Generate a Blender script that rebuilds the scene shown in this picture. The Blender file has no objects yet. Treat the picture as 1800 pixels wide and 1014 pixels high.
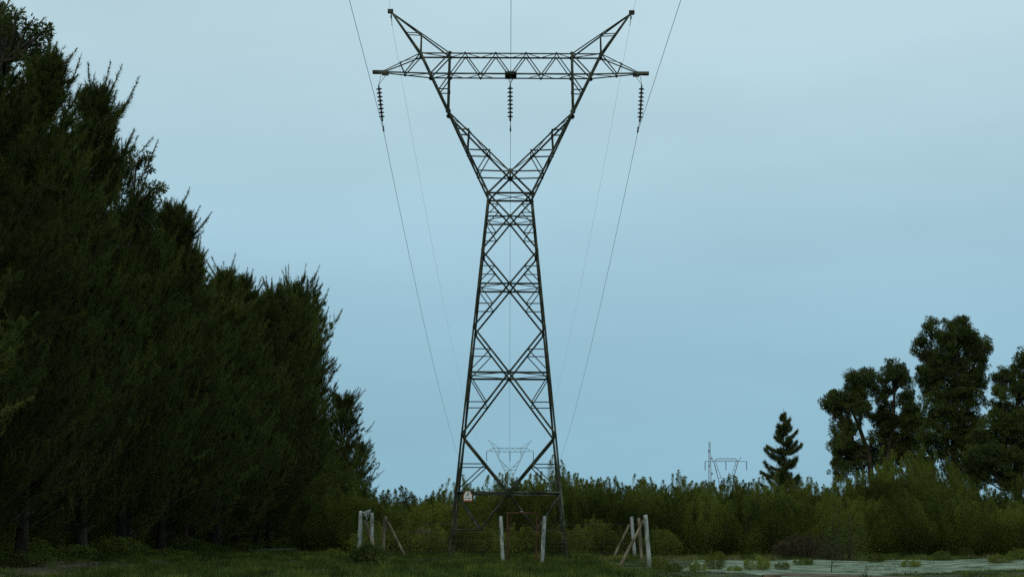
import bpy, math
import numpy as np
from mathutils import Vector, Matrix

sc = bpy.context.scene
COL = sc.collection
rng = np.random.default_rng(7)

# ------------------------------------------------------------------ camera
F = 3050.0            # focal length in photo pixels (photo 1800 x 1014)
PITCH = math.radians(7.95)
ROLL = math.radians(0.30)
EYE = 1.5
cam_d = bpy.data.cameras.new('camera')
cam_d.sensor_width = 36.0
cam_d.lens = 36.0 * F / 1800.0
cam_d.clip_start = 0.1
cam_d.clip_end = 20000
cam = bpy.data.objects.new('camera', cam_d)
COL.objects.link(cam)
CM = Matrix.Rotation(math.radians(90) + PITCH, 4, 'X') @ Matrix.Rotation(ROLL, 4, 'Z')
cam.matrix_world = Matrix.Translation((0, 0, EYE)) @ CM
sc.camera = cam

# ------------------------------------------------------------------ world: overcast evening sky
SUN_EL, SUN_ROT = math.radians(35), math.radians(200)
w = bpy.data.worlds.new('World')
sc.world = w
w.use_nodes = True
nt = w.node_tree
nt.nodes.clear()
out = nt.nodes.new('ShaderNodeOutputWorld')
bg = nt.nodes.new('ShaderNodeBackground')
bg.inputs['Strength'].default_value = 0.1
sky = nt.nodes.new('ShaderNodeTexSky')
sky.sky_type = 'NISHITA'
sky.sun_disc = False
sky.sun_elevation = SUN_EL
sky.sun_rotation = SUN_ROT
tc = nt.nodes.new('ShaderNodeTexCoord')
sep = nt.nodes.new('ShaderNodeSeparateXYZ')
ramp = nt.nodes.new('ShaderNodeValToRGB')
ramp.color_ramp.interpolation = 'B_SPLINE'
el = ramp.color_ramp.elements
SKY = [(0.0, (.255, .505, .650)), (.07, (.285, .525, .670)), (.16, (.375, .605, .730)), (.28, (.560, .760, .830)), (.55, (.62, .80, .85)), (1.0, (.66, .82, .86))]
el[0].position, el[0].color = SKY[0][0], (*SKY[0][1], 1)
el[1].position, el[1].color = SKY[-1][0], (*SKY[-1][1], 1)
for p, c in SKY[1:-1]:
    e = el.new(p)
    e.color = (*c, 1)
# soft uneven cloud cover, stretched along the horizon
mp = nt.nodes.new('ShaderNodeMapping')
mp.inputs['Scale'].default_value = (1.0, 1.0, 3.6)
mp.inputs['Rotation'].default_value = (0, math.radians(14), 0)
noi = nt.nodes.new('ShaderNodeTexNoise')
noi.inputs['Scale'].default_value = 2.6
noi.inputs['Detail'].default_value = 4
noi.inputs['Roughness'].default_value = .5
mr = nt.nodes.new('ShaderNodeMapRange')
mr.inputs['From Min'].default_value = .3
mr.inputs['From Max'].default_value = .7
mr.inputs['To Min'].default_value = 8.55
mr.inputs['To Max'].default_value = 10.1
sc_ = nt.nodes.new('ShaderNodeVectorMath')
sc_.operation = 'SCALE'
mix = nt.nodes.new('ShaderNodeMix')
mix.data_type = 'RGBA'
mix.inputs['Factor'].default_value = 0.06
L = nt.links.new
L(tc.outputs['Generated'], sep.inputs[0])
L(sep.outputs['Z'], ramp.inputs['Fac'])
L(tc.outputs['Generated'], mp.inputs['Vector'])
L(mp.outputs[0], noi.inputs['Vector'])
L(noi.outputs['Fac'], mr.inputs['Value'])
L(ramp.outputs['Color'], sc_.inputs[0])
L(mr.outputs[0], sc_.inputs['Scale'])
L(sc_.outputs[0], mix.inputs['A'])
L(sky.outputs[0], mix.inputs['B'])
L(mix.outputs['Result'], bg.inputs['Color'])
L(bg.outputs[0], out.inputs['Surface'])

sun_d = bpy.data.lights.new('sun', 'SUN')
sun_d.energy = 0.7
sun_d.angle = math.radians(25)
sun_d.color = (1.0, .93, .74)
sun = bpy.data.objects.new('sun', sun_d)
COL.objects.link(sun)
sdir = Vector((math.sin(SUN_ROT) * math.cos(SUN_EL), math.cos(SUN_ROT) * math.cos(SUN_EL), math.sin(SUN_EL)))
sun.rotation_euler = (sdir).to_track_quat('Z', 'Y').to_euler()
sun.location = sdir * 100

sc.view_settings.view_transform = 'Standard'
sc.view_settings.look = 'None'
sc.view_settings.gamma = 1
sc.view_settings.use_curve_mapping = False
sc.view_settings.exposure = 0
sc.render.engine = 'CYCLES'
sc.cycles.max_bounces = 5
sc.cycles.diffuse_bounces = 4
sc.cycles.transmission_bounces = 4
sc.cycles.use_denoising = False

# ------------------------------------------------------------------ helpers
CM3 = np.array(CM.to_3x3())


def at(px, py, Y):
    """world point on the plane y=Y seen at photo pixel (px, py)"""
    d = CM3 @ np.array([(px - 900) / F, -(py - 507) / F, -1.0])
    t = Y / d[1]
    return np.array([d[0] * t, Y, EYE + d[2] * t])


def LV(hx, y, Y):
    """half width in px at photo row y on plane Y, camera roll ignored -> (x, z) metres"""
    c, s = math.cos(PITCH), math.sin(PITCH)
    a = -(y - 507) / F
    dy = c - s * a
    dz = s + c * a
    t = Y / dy
    return hx / F * t, EYE + dz * t


def mat(name, c1, c2=None, scale=1.0, rough=.9, c3=None, detail=4, spec=.2, bump=0, metal=0, rand=0, coord='Object', stretch=None, lo=.38, hi=.62, trans=0):
    m = bpy.data.materials.new(name)
    m.use_nodes = True
    n = m.node_tree
    b = n.nodes['Principled BSDF']
    b.inputs['Roughness'].default_value = rough
    b.inputs['Specular IOR Level'].default_value = spec
    b.inputs['Metallic'].default_value = metal
    b.inputs['Base Color'].default_value = (*c1, 1)
    if c2 is None:
        return m
    t = n.nodes.new('ShaderNodeTexCoord')
    vec = t.outputs['Object' if coord == 'World' else coord]
    if coord == 'World':
        g = n.nodes.new('ShaderNodeNewGeometry')
        vec = g.outputs['Position']
    if stretch:
        ma = n.nodes.new('ShaderNodeMapping')
        ma.inputs['Scale'].default_value = stretch
        n.links.new(vec, ma.inputs['Vector'])
        vec = ma.outputs[0]
    no = n.nodes.new('ShaderNodeTexNoise')
    no.inputs['Scale'].default_value = scale
    no.inputs['Detail'].default_value = detail
    no.inputs['Roughness'].default_value = .6
    n.links.new(vec, no.inputs['Vector'])
    r = n.nodes.new('ShaderNodeValToRGB')
    r.color_ramp.elements[0].position = lo
    r.color_ramp.elements[1].position = hi
    r.color_ramp.elements[0].color = (*c1, 1)
    r.color_ramp.elements[1].color = (*c2, 1)
    if c3:
        e = r.color_ramp.elements.new((lo + hi) / 2)
        e.color = (*c3, 1)
    n.links.new(no.outputs['Fac'], r.inputs['Fac'])
    res = r.outputs['Color']
    if rand:
        oi = n.nodes.new('ShaderNodeObjectInfo')
        k = n.nodes.new('ShaderNodeMapRange')
        k.inputs['To Min'].default_value = 1 - rand
        k.inputs['To Max'].default_value = 1 + rand
        v = n.nodes.new('ShaderNodeVectorMath')
        v.operation = 'SCALE'
        n.links.new(oi.outputs['Random'], k.inputs['Value'])
        n.links.new(res, v.inputs[0])
        n.links.new(k.outputs[0], v.inputs['Scale'])
        res = v.outputs[0]
    n.links.new(res, b.inputs['Base Color'])
    if trans:
        tl = n.nodes.new('ShaderNodeBsdfTranslucent')
        ms = n.nodes.new('ShaderNodeMixShader')
        ms.inputs[0].default_value = trans
        n.links.new(res, tl.inputs['Color'])
        n.links.new(b.outputs[0], ms.inputs[1])
        n.links.new(tl.outputs[0], ms.inputs[2])
        n.links.new(ms.outputs[0], n.nodes['Material Output'].inputs['Surface'])
    if bump:
        bu = n.nodes.new('ShaderNodeBump')
        bu.inputs['Strength'].default_value = bump
        n.links.new(no.outputs['Fac'], bu.inputs['Height'])
        n.links.new(bu.outputs[0], b.inputs['Normal'])
    return m


M = {
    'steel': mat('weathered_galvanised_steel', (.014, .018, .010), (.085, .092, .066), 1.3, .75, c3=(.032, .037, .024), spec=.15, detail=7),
    'far_steel': mat('haze_faded_steel', (.18, .20, .21), (.26, .28, .29), 1.0, .7),  # paler blue-grey than the near steel: distance haze painted into the colour
    'glass_disc': mat('insulator_glaze', (.035, .022, .016), (.06, .04, .03), 6, .3, spec=.5),
    'wire': mat('aluminium_wire', (.09, .10, .10), (.13, .14, .14), 3, .6, metal=.3),
    'pine': mat('casuarina_needles', (.050, .064, .017), (.108, .124, .030), .45, .9, c3=(.070, .085, .022), rand=.28, spec=.05, trans=.38),
    'leaf': mat('broad_leaves', (.040, .056, .016), (.095, .112, .030), .8, .85, c3=(.060, .078, .022), rand=.2, spec=.08, trans=.38),
    'leaf_dark': mat('dark_round_leaves', (.044, .060, .018), (.100, .118, .030), .6, .9, c3=(.066, .084, .024), rand=.15, spec=.05, trans=.38),
    'bush': mat('thicket_leaves', (.048, .066, .014), (.152, .172, .032), .26, .85, c3=(.096, .116, .020), rand=.28, spec=.08, coord='World', trans=.38),
    'bush_light': mat('pale_shrub_leaves', (.050, .072, .012), (.120, .140, .028), .7, .85, rand=.2, spec=.08, trans=.38),
    'conifer': mat('conifer_needles', (.050, .068, .022), (.10, .118, .036), 1.0, .9, spec=.05, trans=.38),
    'bark': mat('grey_brown_bark', (.022, .018, .012), (.062, .050, .034), 3.0, .95, stretch=(1, 1, .25), bump=.4),
    'grass': mat('grass_blades', (.018, .030, .007), (.185, .215, .045), .45, .85, c3=(.070, .096, .018), lo=.40, hi=.66, spec=.08, coord='World', trans=.38),
    'straw': mat('dry_straw', (.14, .12, .07), (.26, .22, .14), 2, .9),
    'concrete': mat('pale_weathered_post', (.13, .14, .12), (.36, .38, .36), 5.0, .9, c3=(.25, .27, .25), bump=.3, stretch=(1, 1, .4)),
    'wood': mat('weathered_brown_timber', (.06, .05, .03), (.22, .19, .12), 4.0, .9, c3=(.12, .10, .065), stretch=(1, 1, .25), bump=.3),
    'rust': mat('rusty_iron', (.04, .020, .011), (.095, .048, .026), 5, .9),
    'white': mat('enamel_white', (.50, .52, .50), (.72, .72, .68), 6, .5),
    'red': mat('faded_red_paint', (.35, .05, .03), (.45, .10, .06), 5, .6),
    'black': mat('dark_print', (.02, .03, .025)),
    'brush': mat('red_brown_brush', (.040, .034, .018), (.080, .060, .032), 1.2, .9, trans=.38),
}


def link(name, me, m=None, parent=None):
    o = bpy.data.objects.new(name, me)
    COL.objects.link(o)
    if m and me is not None and not me.materials:
        me.materials.append(m)
    if parent:
        o.parent = parent
    return o


def tag(o, label=None, cat=None, group=None, kind=None):
    for k, v in (('label', label), ('category', cat), ('group', group), ('kind', kind)):
        if v:
            o[k] = v
    return o


def thing(name, loc, label, cat, group=None, rz=0):
    o = bpy.data.objects.new(name, None)
    o.empty_display_size = .2
    COL.objects.link(o)
    o.location = [float(v) for v in loc]
    o.rotation_euler = (0, 0, rz)
    return tag(o, label, cat, group)


def copy_thing(src, loc, rz=0, scale=(1, 1, 1), label=None, group=None):
    c = src.copy()
    COL.objects.link(c)
    c.location = [float(v) for v in loc]
    c.rotation_euler = (0, 0, rz)
    c.scale = scale
    if label:
        c['label'] = label
    if group:
        c['group'] = group
    for ch in src.children:
        d = ch.copy()
        COL.objects.link(d)
        d.parent = c
        for g in ch.children:
            e = g.copy()
            COL.objects.link(e)
            e.parent = d
    return c


def mesh_np(name, V, n, smooth=False):
    """V: (k*n,3) verts, each n consecutive verts are one face"""
    V = np.asarray(V, dtype=np.float32).reshape(-1, 3)
    k = len(V) // n
    me = bpy.data.meshes.new(name)
    me.vertices.add(len(V))
    me.vertices.foreach_set('co', V.ravel())
    me.loops.add(len(V))
    me.loops.foreach_set('vertex_index', np.arange(len(V), dtype=np.int32))
    me.polygons.add(k)
    me.polygons.foreach_set('loop_start', np.arange(0, len(V), n, dtype=np.int32))
    me.update(calc_edges=True)
    return me


def mesh_vf(name, V, Fs, smooth=False):
    me = bpy.data.meshes.new(name)
    me.from_pydata([tuple(map(float, v)) for v in V], [], Fs)
    if smooth:
        me.polygons.foreach_set('use_smooth', [True] * len(me.polygons))
    me.update()
    return me


class MB:
    """collects shapes into one mesh"""

    def __init__(self):
        self.v, self.f = [], []

    def add(self, V, Fs):
        o = len(self.v)
        self.v += [tuple(map(float, p)) for p in V]
        self.f += [tuple(i + o for i in q) for q in Fs]

    def tube(self, pts, rad, n=6, cap=True):
        pts = [np.array(p, float) for p in pts]
        if not hasattr(rad, '__len__'):
            rad = [rad] * len(pts)
        V, Fs = [], []
        for i, p in enumerate(pts):
            d = pts[min(i + 1, len(pts) - 1)] - pts[max(i - 1, 0)]
            d /= (np.linalg.norm(d) + 1e-9)
            a = np.cross(d, (0, 0, 1) if abs(d[2]) < .9 else (0, 1, 0))
            a /= np.linalg.norm(a)
            b = np.cross(d, a)
            for k in range(n):
                t = 2 * math.pi * k / n
                V.append(p + rad[i] * (math.cos(t) * a + math.sin(t) * b))
        for i in range(len(pts) - 1):
            for k in range(n):
                k2 = (k + 1) % n
                Fs.append((i * n + k, i * n + k2, (i + 1) * n + k2, (i + 1) * n + k))
        if cap:
            Fs.append(tuple(range(n - 1, -1, -1)))
            Fs.append(tuple((len(pts) - 1) * n + k for k in range(n)))
        self.add(V, Fs)

    def angle(self, p, q, wd, th, ref):
        """steel angle section from p to q; its heel points along ref"""
        p, q = np.array(p, float), np.array(q, float)
        d = q - p
        L_ = np.linalg.norm(d)
        d /= L_
        r = np.array(ref, float)
        r -= d * r.dot(d)
        nr = np.linalg.norm(r)
        r = r / nr if nr > 1e-4 else np.cross(d, (1, 0, 0))
        s = np.cross(d, r)
        a, b = (-r + s) / math.sqrt(2), (-r - s) / math.sqrt(2)
        h = r * wd * .35
        prof = [h, h + a * wd, h + a * wd + b * th, h + (a + b) * th, h + b * wd + a * th, h + b * wd]
        V = [p + x for x in prof] + [q + x for x in prof]
        Fs = [(i, (i + 1) % 6, 6 + (i + 1) % 6, 6 + i) for i in range(6)]
        Fs += [(5, 4, 3, 0), (3, 2, 1, 0), (6, 9, 10, 11), (6, 7, 8, 9)]
        self.add(V, Fs)

    def box(self, c, s, R=None):
        c = np.array(c, float)
        V = []
        for x in (-.5, .5):
            for y in (-.5, .5):
                for z in (-.5, .5):
                    v = np.array([x * s[0], y * s[1], z * s[2]])
                    if R is not None:
                        v = R @ v
                    V.append(c + v)
        self.add(V, [(0, 1, 3, 2), (4, 6, 7, 5), (0, 4, 5, 1), (2, 3, 7, 6), (0, 2, 6, 4), (1, 5, 7, 3)])

    def lathe(self, prof, c, n=12, R=None):
        c = np.array(c, float)
        V, Fs = [], []
        for (r, z) in prof:
            for k in range(n):
                t = 2 * math.pi * k / n
                v = np.array([r * math.cos(t), r * math.sin(t), z])
                if R is not None:
                    v = R @ v
                V.append(c + v)
        for i in range(len(prof) - 1):
            for k in range(n):
                k2 = (k + 1) % n
                Fs.append((i * n + k, i * n + k2, (i + 1) * n + k2, (i + 1) * n + k))
        self.add(V, Fs)

    def mesh(self, name, smooth=False):
        return mesh_vf(name, self.v, self.f, smooth)

    def obj(self, name, m, parent=None, smooth=False):
        return link(name, self.mesh(name, smooth), m, parent)


def ground_z(x, y):
    """gentle unevenness of the field"""
    x = np.asarray(x, float)
    y = np.asarray(y, float)
    z = .05 * np.sin(x * .31 + 1.2) * np.cos(y * .23) + .035 * np.sin(x * .83 + y * .41)
    z = z - .20 * np.exp(-((x - 8) / 9) ** 2 - ((y - 78) / 9) ** 2) - .13 * np.exp(-((x + 8) / 4) ** 2 - ((y - 80) / 5) ** 2)
    far = np.clip((y - 150) / 400, 0, 1)
    return z * (1 - far)


# ------------------------------------------------------------------ ground
xs = np.unique(np.concatenate([np.linspace(-3000, -60, 16), np.linspace(-60, 60, 121), np.linspace(60, 3000, 16)]))
ys = np.unique(np.concatenate([np.linspace(-600, -10, 8), np.linspace(-10, 180, 191), np.geomspace(180, 9000, 20)]))
GX, GY = np.meshgrid(xs, ys)
GZ = ground_z(GX, GY)
V = np.stack([GX, GY, GZ], -1).reshape(-1, 3)
nx = len(xs)
Fs = [(j * nx + i, j * nx + i + 1, (j + 1) * nx + i + 1, (j + 1) * nx + i) for j in range(len(ys) - 1) for i in range(nx - 1)]
gm = mat('field_turf', (.012, .016, .006), (.060, .074, .016), .5, .95, c3=(.028, .036, .010), coord='World', detail=8, bump=.5)
ground = link('ground', mesh_vf('ground', V, Fs, True), gm)
tag(ground, kind='structure', label='dark uneven field of grass and bare soil under the pylon')


def sheet(name, outline, m, dz, label, n=1):
    """irregular patch draped 1-2 cm above the field"""
    c = np.mean(outline, 0)
    rings = [0.0, .35, .7, 1.0]
    k = len(outline)
    V, Fs = [], []
    for r in rings[1:]:
        for p in outline:
            q = c + (np.array(p) - c) * r
            V.append((q[0], q[1], float(ground_z(q[0], q[1])) + (dz if r < 1 else -.03)))
    V.append((c[0], c[1], float(ground_z(*c)) + dz))
    ci = len(V) - 1
    for i in range(k):
        j = (i + 1) % k
        Fs.append((ci, i, j))
        for r in range(2):
            Fs.append((r * k + i, (r + 1) * k + i, (r + 1) * k + j, r * k + j))
    o = link(name, mesh_vf(name, V, Fs, True), m)
    return tag(o, kind='structure', label=label)


def blob(x0, x1, yfun0, yfun1, n=40, jit=.5, seed=0):
    r = np.random.default_rng(seed)
    xs_ = np.linspace(x0, x1, n)
    lo = [(x, yfun0(x) + r.normal(0, jit)) for x in xs_]
    hi = [(x, yfun1(x) + r.normal(0, jit)) for x in xs_[::-1]]
    return np.array(lo + hi)


track_m = mat('pale_grey_green_gravel', (.028, .044, .016), (.23, .28, .20), .75, .95, c3=(.13, .17, .11), coord='World', detail=10, bump=.3, lo=.36, hi=.62)
soil_m = mat('bare_brown_soil', (.045, .034, .020), (.14, .10, .065), 1.1, .95, coord='World', detail=7, bump=.4)


def strip(name, xa, xb, f0, f1, m, dz, label, seed):
    r = np.random.default_rng(seed)
    n = int((xb - xa) / .5)
    xs_ = np.linspace(xa, xb, n)
    w0 = np.cumsum(r.normal(0, .12, n)); w1 = np.cumsum(r.normal(0, .12, n))
    w0 -= np.linspace(0, w0[-1], n); w1 -= np.linspace(0, w1[-1], n)
    V, Fs = [], []
    K = 36
    for i, x in enumerate(xs_):
        a, b = f0(x) + w0[i], f1(x) + w1[i]
        taper = min(1, min(i, n - 1 - i) / 5 + .05)
        mid = (a + b) / 2
        for k in range(K):
            t = k / (K - 1)
            y = mid + (a + (b - a) * t - mid) * taper
            V.append((x, y, float(ground_z(x, y)) + (dz if 0 < k < K - 1 else -.03)))
    for i in range(n - 1):
        for k in range(K - 1):
            Fs.append((i * K + k, (i + 1) * K + k, (i + 1) * K + k + 1, i * K + k + 1))
    return tag(link(name, mesh_vf(name, V, Fs, True), m), kind='structure', label=label)


def t0(x):
    return 57 + 1.9 * np.clip(x - 10.5, 0, 8) + .9 * np.maximum(x - 18.5, 0)


def t1(x):
    return 89 + .6 * (x - 6)


strip('path', 7.0, 46, t0, t1, track_m, .045, 'pale grey green strip of gravelly track crossing the field at right', 3)
strip('bare_soil', 8.6, 14.0, lambda x: 57.5, lambda x: 62.5, soil_m, .075, 'small patch of bare brown soil in front of the pale track', 4)
strip('bare_soil', -26, -13.5, lambda x: 52, lambda x: 82, soil_m, .04, 'bare brown soil under the trees at the left edge', 5)

# ------------------------------------------------------------------ the pylon
YC = 93.1
XC = -0.13


def body_level(hx, y):
    Y = YC
    for _ in range(8):
        x, z = LV(hx, y, Y)
        Y = YC - x
    return x, z


def bhx(y):
    return 39.5 + (y - 345) * .1047


BASE_W, _z = body_level(bhx(980), 980)
BT = {k: body_level(bhx(y), y) for k, y in dict(A=980, A1=931, B=865, BM=815, C=764, CM=706, D=654, DM=613, Fj=574, FM=533, E=498, EM=467, Gj=439, GM=409, G=380, TM=358.5, T=339).items()}


def body_pt(key, sx, sy, fx=1.0, fy=1.0):
    h, z = BT[key]
    return np.array([sx * h * fx, sy * h * fy, z])


HT = BT['T'][0]
HEAD = {}


def hd_at(y):
    if y >= 196:
        t = (339 - y) / (339 - 196)
        return HT + (.56 - HT) * t
    return .56 + (.45 - .56) * (196 - y) / (196 - 93)


def head(key, hx, y, hd=None):
    hd = hd_at(y) if hd is None else hd
    x, z = LV(hx, y, YC - hd)
    HEAD[key] = (x, hd, z)


for k_, a_ in dict(T=(38.9, 339), O1=(58, 299.5), O2=(76, 263), O3=(92.5, 227), K=(109.5, 196), O4=(125.8, 157), OB=(142, 130.5), OT=(159, 94),
                   I3=(73.5, 228), I2=(36.5, 264), CX=(0, 301), V0=(107.5, 157), IB=(107.2, 130.5), IT=(107, 94),
                   PO=(185, 56.5), PI=(158, 58)).items():
    head(k_, *a_)
head('PK', 211.5, 22, .05)
head('AT', 228, 128, .10)
head('AE', 243, 128, .10)
head('AM', 187, 129, .28)
head('AU', 195, 110, .22)
for i_, hx_ in enumerate((0, 53.5)):
    head('B%d' % i_, hx_, 130.5)
for i_, hx_ in enumerate((26.7, 80.3)):
    head('U%d' % i_, hx_, 94)
HEAD['PO'] = (HEAD['PO'][0], .24, HEAD['PO'][2])
HEAD['PI'] = (HEAD['PI'][0], .24, HEAD['PI'][2])


def hp(key, sx, sy):
    x, y, z = HEAD[key]
    return np.array([sx * x, sy * y, z])


def build_members():
    """list of (kind, p, q, width, outward reference)"""
    R = []

    def m(kind, p, q, wd, ref=None):
        if ref is None:
            c = (np.array(p) + np.array(q)) / 2
            ref = np.array([c[0], c[1], 0.0])
            if np.linalg.norm(ref) < .05:
                ref = np.array([0, 0, 1.0])
        R.append((kind, np.array(p, float), np.array(q, float), wd, ref))

    for sx in (-1, 1):
        for sy in (-1, 1):
            seq = ['A', 'C', 'Fj', 'Gj', 'T']
            base = body_pt('A', sx, sy)
            for a, b, wd in zip(seq, seq[1:], (.135, .13, .12, .115)):
                p = body_pt(a, sx, sy)
                if a == 'A':
                    p = p + np.array([sx * .02, sy * .02, -.35])
                m('leg', p, body_pt(b, sx, sy), wd, (sx, sy, 0))
    # four faces: ax = 0 front/back (varies in x), ax = 1 the sides
    def face(ax, s):
        def P(key, u, fu=1.0):
            return body_pt(key, u * fu if ax == 0 else s, s if ax == 0 else u * fu) if True else None

        def mid(a, b, ta, u):  # point on line between corner point and centre point
            return a * (1 - ta) + b * ta

        ref = (0, s, 0) if ax == 0 else (s, 0, 0)

        def PC(key):
            h, z = BT[key]
            return np.array([0, s * h, z]) if ax == 0 else np.array([s * h, 0, z])

        def corner(key, u):
            h, z = BT[key]
            return np.array([u * h, s * h, z]) if ax == 0 else np.array([s * h, u * h, z])

        for key, wd in (('T', .10), ('G', .08), ('E', .09), ('D', .10), ('B', .10)):
            for u in (-1, 1):
                m('horizontal_beam', corner(key, u), PC(key), wd, ref)
        # main diagonals, (corner level, centre level)
        for ck, pk, mk, hk, wd in (('T', 'G', 'TM', 'G', .085), ('Gj', 'G', 'GM', 'G', .085), ('Gj', 'E', 'EM', 'E', .085),
                                   ('Fj', 'E', 'FM', 'E', .09), ('Fj', 'D', 'DM', 'D', .09), ('C', 'D', 'CM', 'D', .095), ('C', 'B', 'BM', 'B', .11)):
            for u in (-1, 1):
                a, b = corner(ck, u), PC(pk)
                m('diagonal_brace', a, b, wd, ref)
                zm = BT[mk][1]
                t = (zm - a[2]) / (b[2] - a[2])
                q = a * (1 - t) + b * t
                m('redundant_brace', corner(mk, u), q, .05, ref)
                m('redundant_brace', corner(hk, u), q, .05, ref)
        for u in (-1, 1):
            a, b = corner('B', u), PC('B')
            h, z = BT['A1']
            q = corner('A1', u * .50) if False else (np.array([u * h * .5, s * h, z]) if ax == 0 else np.array([s * h, u * h * .5, z]))
            m('diagonal_brace', a, q, .08, ref)
            m('diagonal_brace', b, q, .06, ref)
            m('redundant_brace', corner('A1', u), q, .06, ref)
    for ax in (0, 1):
        for s in (-1, 1):
            face(ax, s)
    # plan bracing
    for key in ('G', 'E', 'D', 'B'):
        h, z = BT[key]
        for sx in (-1, 1):
            for sy in (-1, 1):
                m('plan_brace', (0, sy * h, z + .02), (sx * h, 0, z + .02), .06, (0, 0, 1))
    h, z = BT['T']
    m('plan_brace', (-h, -h, z + .03), (h, h, z + .03), .06, (0, 0, 1))
    m('plan_brace', (h, -h, z - .03), (-h, h, z - .03), .06, (0, 0, 1))
    # head
    for sx in (-1, 1):
        for sy in (-1, 1):
            H = lambda k: hp(k, sx, sy)
            m('window_leg', H('T'), H('K'), .13, (sx, sy, 0))
            m('window_leg', H('K'), H('OT'), .13, (sx, sy, 0))
            m('window_leg', H('K'), H('CX'), .11, (-sx, sy, 0))
            m('window_leg', H('K'), H('IT'), .14, (-sx, sy, 0))
            m('window_leg', hp('T', -sx, sy), H('CX'), .10, (0, sy, 0))
            for a, b in (('O1', 'CX'), ('O2', 'I2'), ('O3', 'I3')):
                m('horizontal_beam', H(a), H(b), .07, (0, sy, 0))
            for a, b in (('O1', 'I2'), ('O2', 'I3')):
                m('redundant_brace', H(a), H(b), .055, (0, sy, 0))
            m('redundant_brace', H('O4'), H('V0'), .06, (0, sy, 0))
            m('redundant_brace', H('O4'), H('IB'), .06, (0, sy, 0))
            m('crossarm_lattice_bar', H('OB'), H('IT'), .07, (0, sy, 0))
            # peak
            m('peak_member', H('OT'), H('PK'), .11, (sx, sy, 0))
            m('peak_member', H('IT'), H('PK'), .085, (-sx, sy, 0))
            m('redundant_brace', H('PO'), H('PI'), .05, (0, sy, 0))
            m('redundant_brace', H('PI'), H('OT'), .06, (0, sy, 0))
            # side arm
            m('arm_member', H('OB'), H('AT'), .09, (0, sy, -1))
            m('arm_member', H('OT'), H('AT'), .07, (0, sy, 1))
            m('redundant_brace', H('AM'), H('AU'), .05, (0, sy, 0))
            m('redundant_brace', H('AM'), H('OT'), .06, (0, sy, 0))
            # crossarm
            m('crossarm_chord', H('OT'), hp('IT', sx, sy), .10, (0, sy, 1))
            m('crossarm_chord', H('IT'), (0, sy * HEAD['IT'][1], HEAD['IT'][2]), .10, (0, sy, 1))
            m('crossarm_chord', H('OB'), (0, sy * HEAD['IB'][1], HEAD['IB'][2]), .10, (0, sy, -1))
            for a, b in (('IB', 'U1'), ('U1', 'B1'), ('B1', 'U0'), ('U0', 'B0')):
                m('crossarm_lattice_bar', H(a), H(b), .055, (0, sy, 0))
            # zigzags between the two trusses (top and bottom faces)
            m('plan_brace', hp('U0', sx, -1), hp('B0', sx, 1) * [1, 1, 0] + [0, 0, HEAD['U0'][2]], .045, (0, 0, 1)) if sy < 0 else None
        zt, zb = HEAD['IT'][2] + .01, HEAD['IB'][2] - .01
        hd = HEAD['IT'][1]
        X = lambda k: sx * HEAD[k][0]
        for a, b in (('IT', 'U1'), ('U1', 'B1'), ('B1', 'U0')):
            ya = -hd if a.startswith('U') else hd
            m('plan_brace', (X(a), ya, zt), (X(b), -ya, zt), .055, (0, 0, 1))
            m('plan_brace', (X(a), -ya, zb), (X(b), ya, zb), .055, (0, 0, 1))
        m('plan_brace', (X('OT'), -hd, zt), (X('IT'), hd, zt), .07, (0, 0, 1))
        m('plan_brace', (X('OB'), hd, zb), (X('IB'), -hd, zb), .06, (0, 0, 1))
        m('plan_brace', hp('OB', sx, -1), hp('AM', sx, 1), .05, (0, 0, 1))
        m('plan_brace', hp('OT', sx, 1), hp('AU', sx, -1), .04, (0, 0, 1))
        # cross struts and lacing between front and back members
        for k in ('O1', 'O2', 'O3', 'K', 'O4', 'OB', 'OT', 'I3', 'I2', 'V0', 'IB', 'IT', 'PO', 'PI', 'AM', 'AU'):
            m('cross_strut', hp(k, sx, -1), hp(k, sx, 1), .05, (0, 0, 1))
        for i, (a, b) in enumerate((('T', 'O1'), ('O1', 'O2'), ('O2', 'O3'), ('O3', 'K'), ('K', 'O4'), ('O4', 'OB'), ('OB', 'OT'))):
            g = 1 if i % 2 else -1
            m('lacing_bar', hp(a, sx, g), hp(b, sx, -g), .05, (sx, 0, 0))
        for i, (a, b) in enumerate((('CX', 'I2'), ('I2', 'I3'), ('I3', 'K'))):
            g = 1 if i % 2 else -1
            m('lacing_bar', hp(a, sx, g), hp(b, sx, -g), .05, (-sx, 0, 0))
    m('cross_strut', hp('CX', 1, -1), hp('CX', 1, 1), .08, (0, 0, 1))
    return R


MEMBERS = build_members()
pyl = thing('power_pylon', (XC, YC, 0), 'tall dark steel lattice pylon with two pointed peaks standing in the middle of the field', 'pylon')
for kind, p, q, wd, ref in MEMBERS:
    b = MB()
    b.angle(p, q, wd * .78, max(.010, wd * .11), ref)
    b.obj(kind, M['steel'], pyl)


def gusset(c, s, th=.02, thick_axis=1, parent=pyl, poly=8):
    b = MB()
    n = poly
    sz = s / 2
    V = []
    for d in (-th, th):
        for k in range(n):
            t = 2 * math.pi * (k + .5) / n
            u, v = sz * math.cos(t), sz * math.sin(t)
            V.append((c[0] + u, c[1] + d, c[2] + v) if thick_axis == 1 else (c[0] + d, c[1] + u, c[2] + v))
    Fs = [tuple(range(n)), tuple(range(2 * n - 1, n - 1, -1))] + [(k, (k + 1) % n, n + (k + 1) % n, n + k) for k in range(n)]
    b.add(V, Fs)
    return b.obj('gusset_plate', M['steel'], parent)


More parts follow.
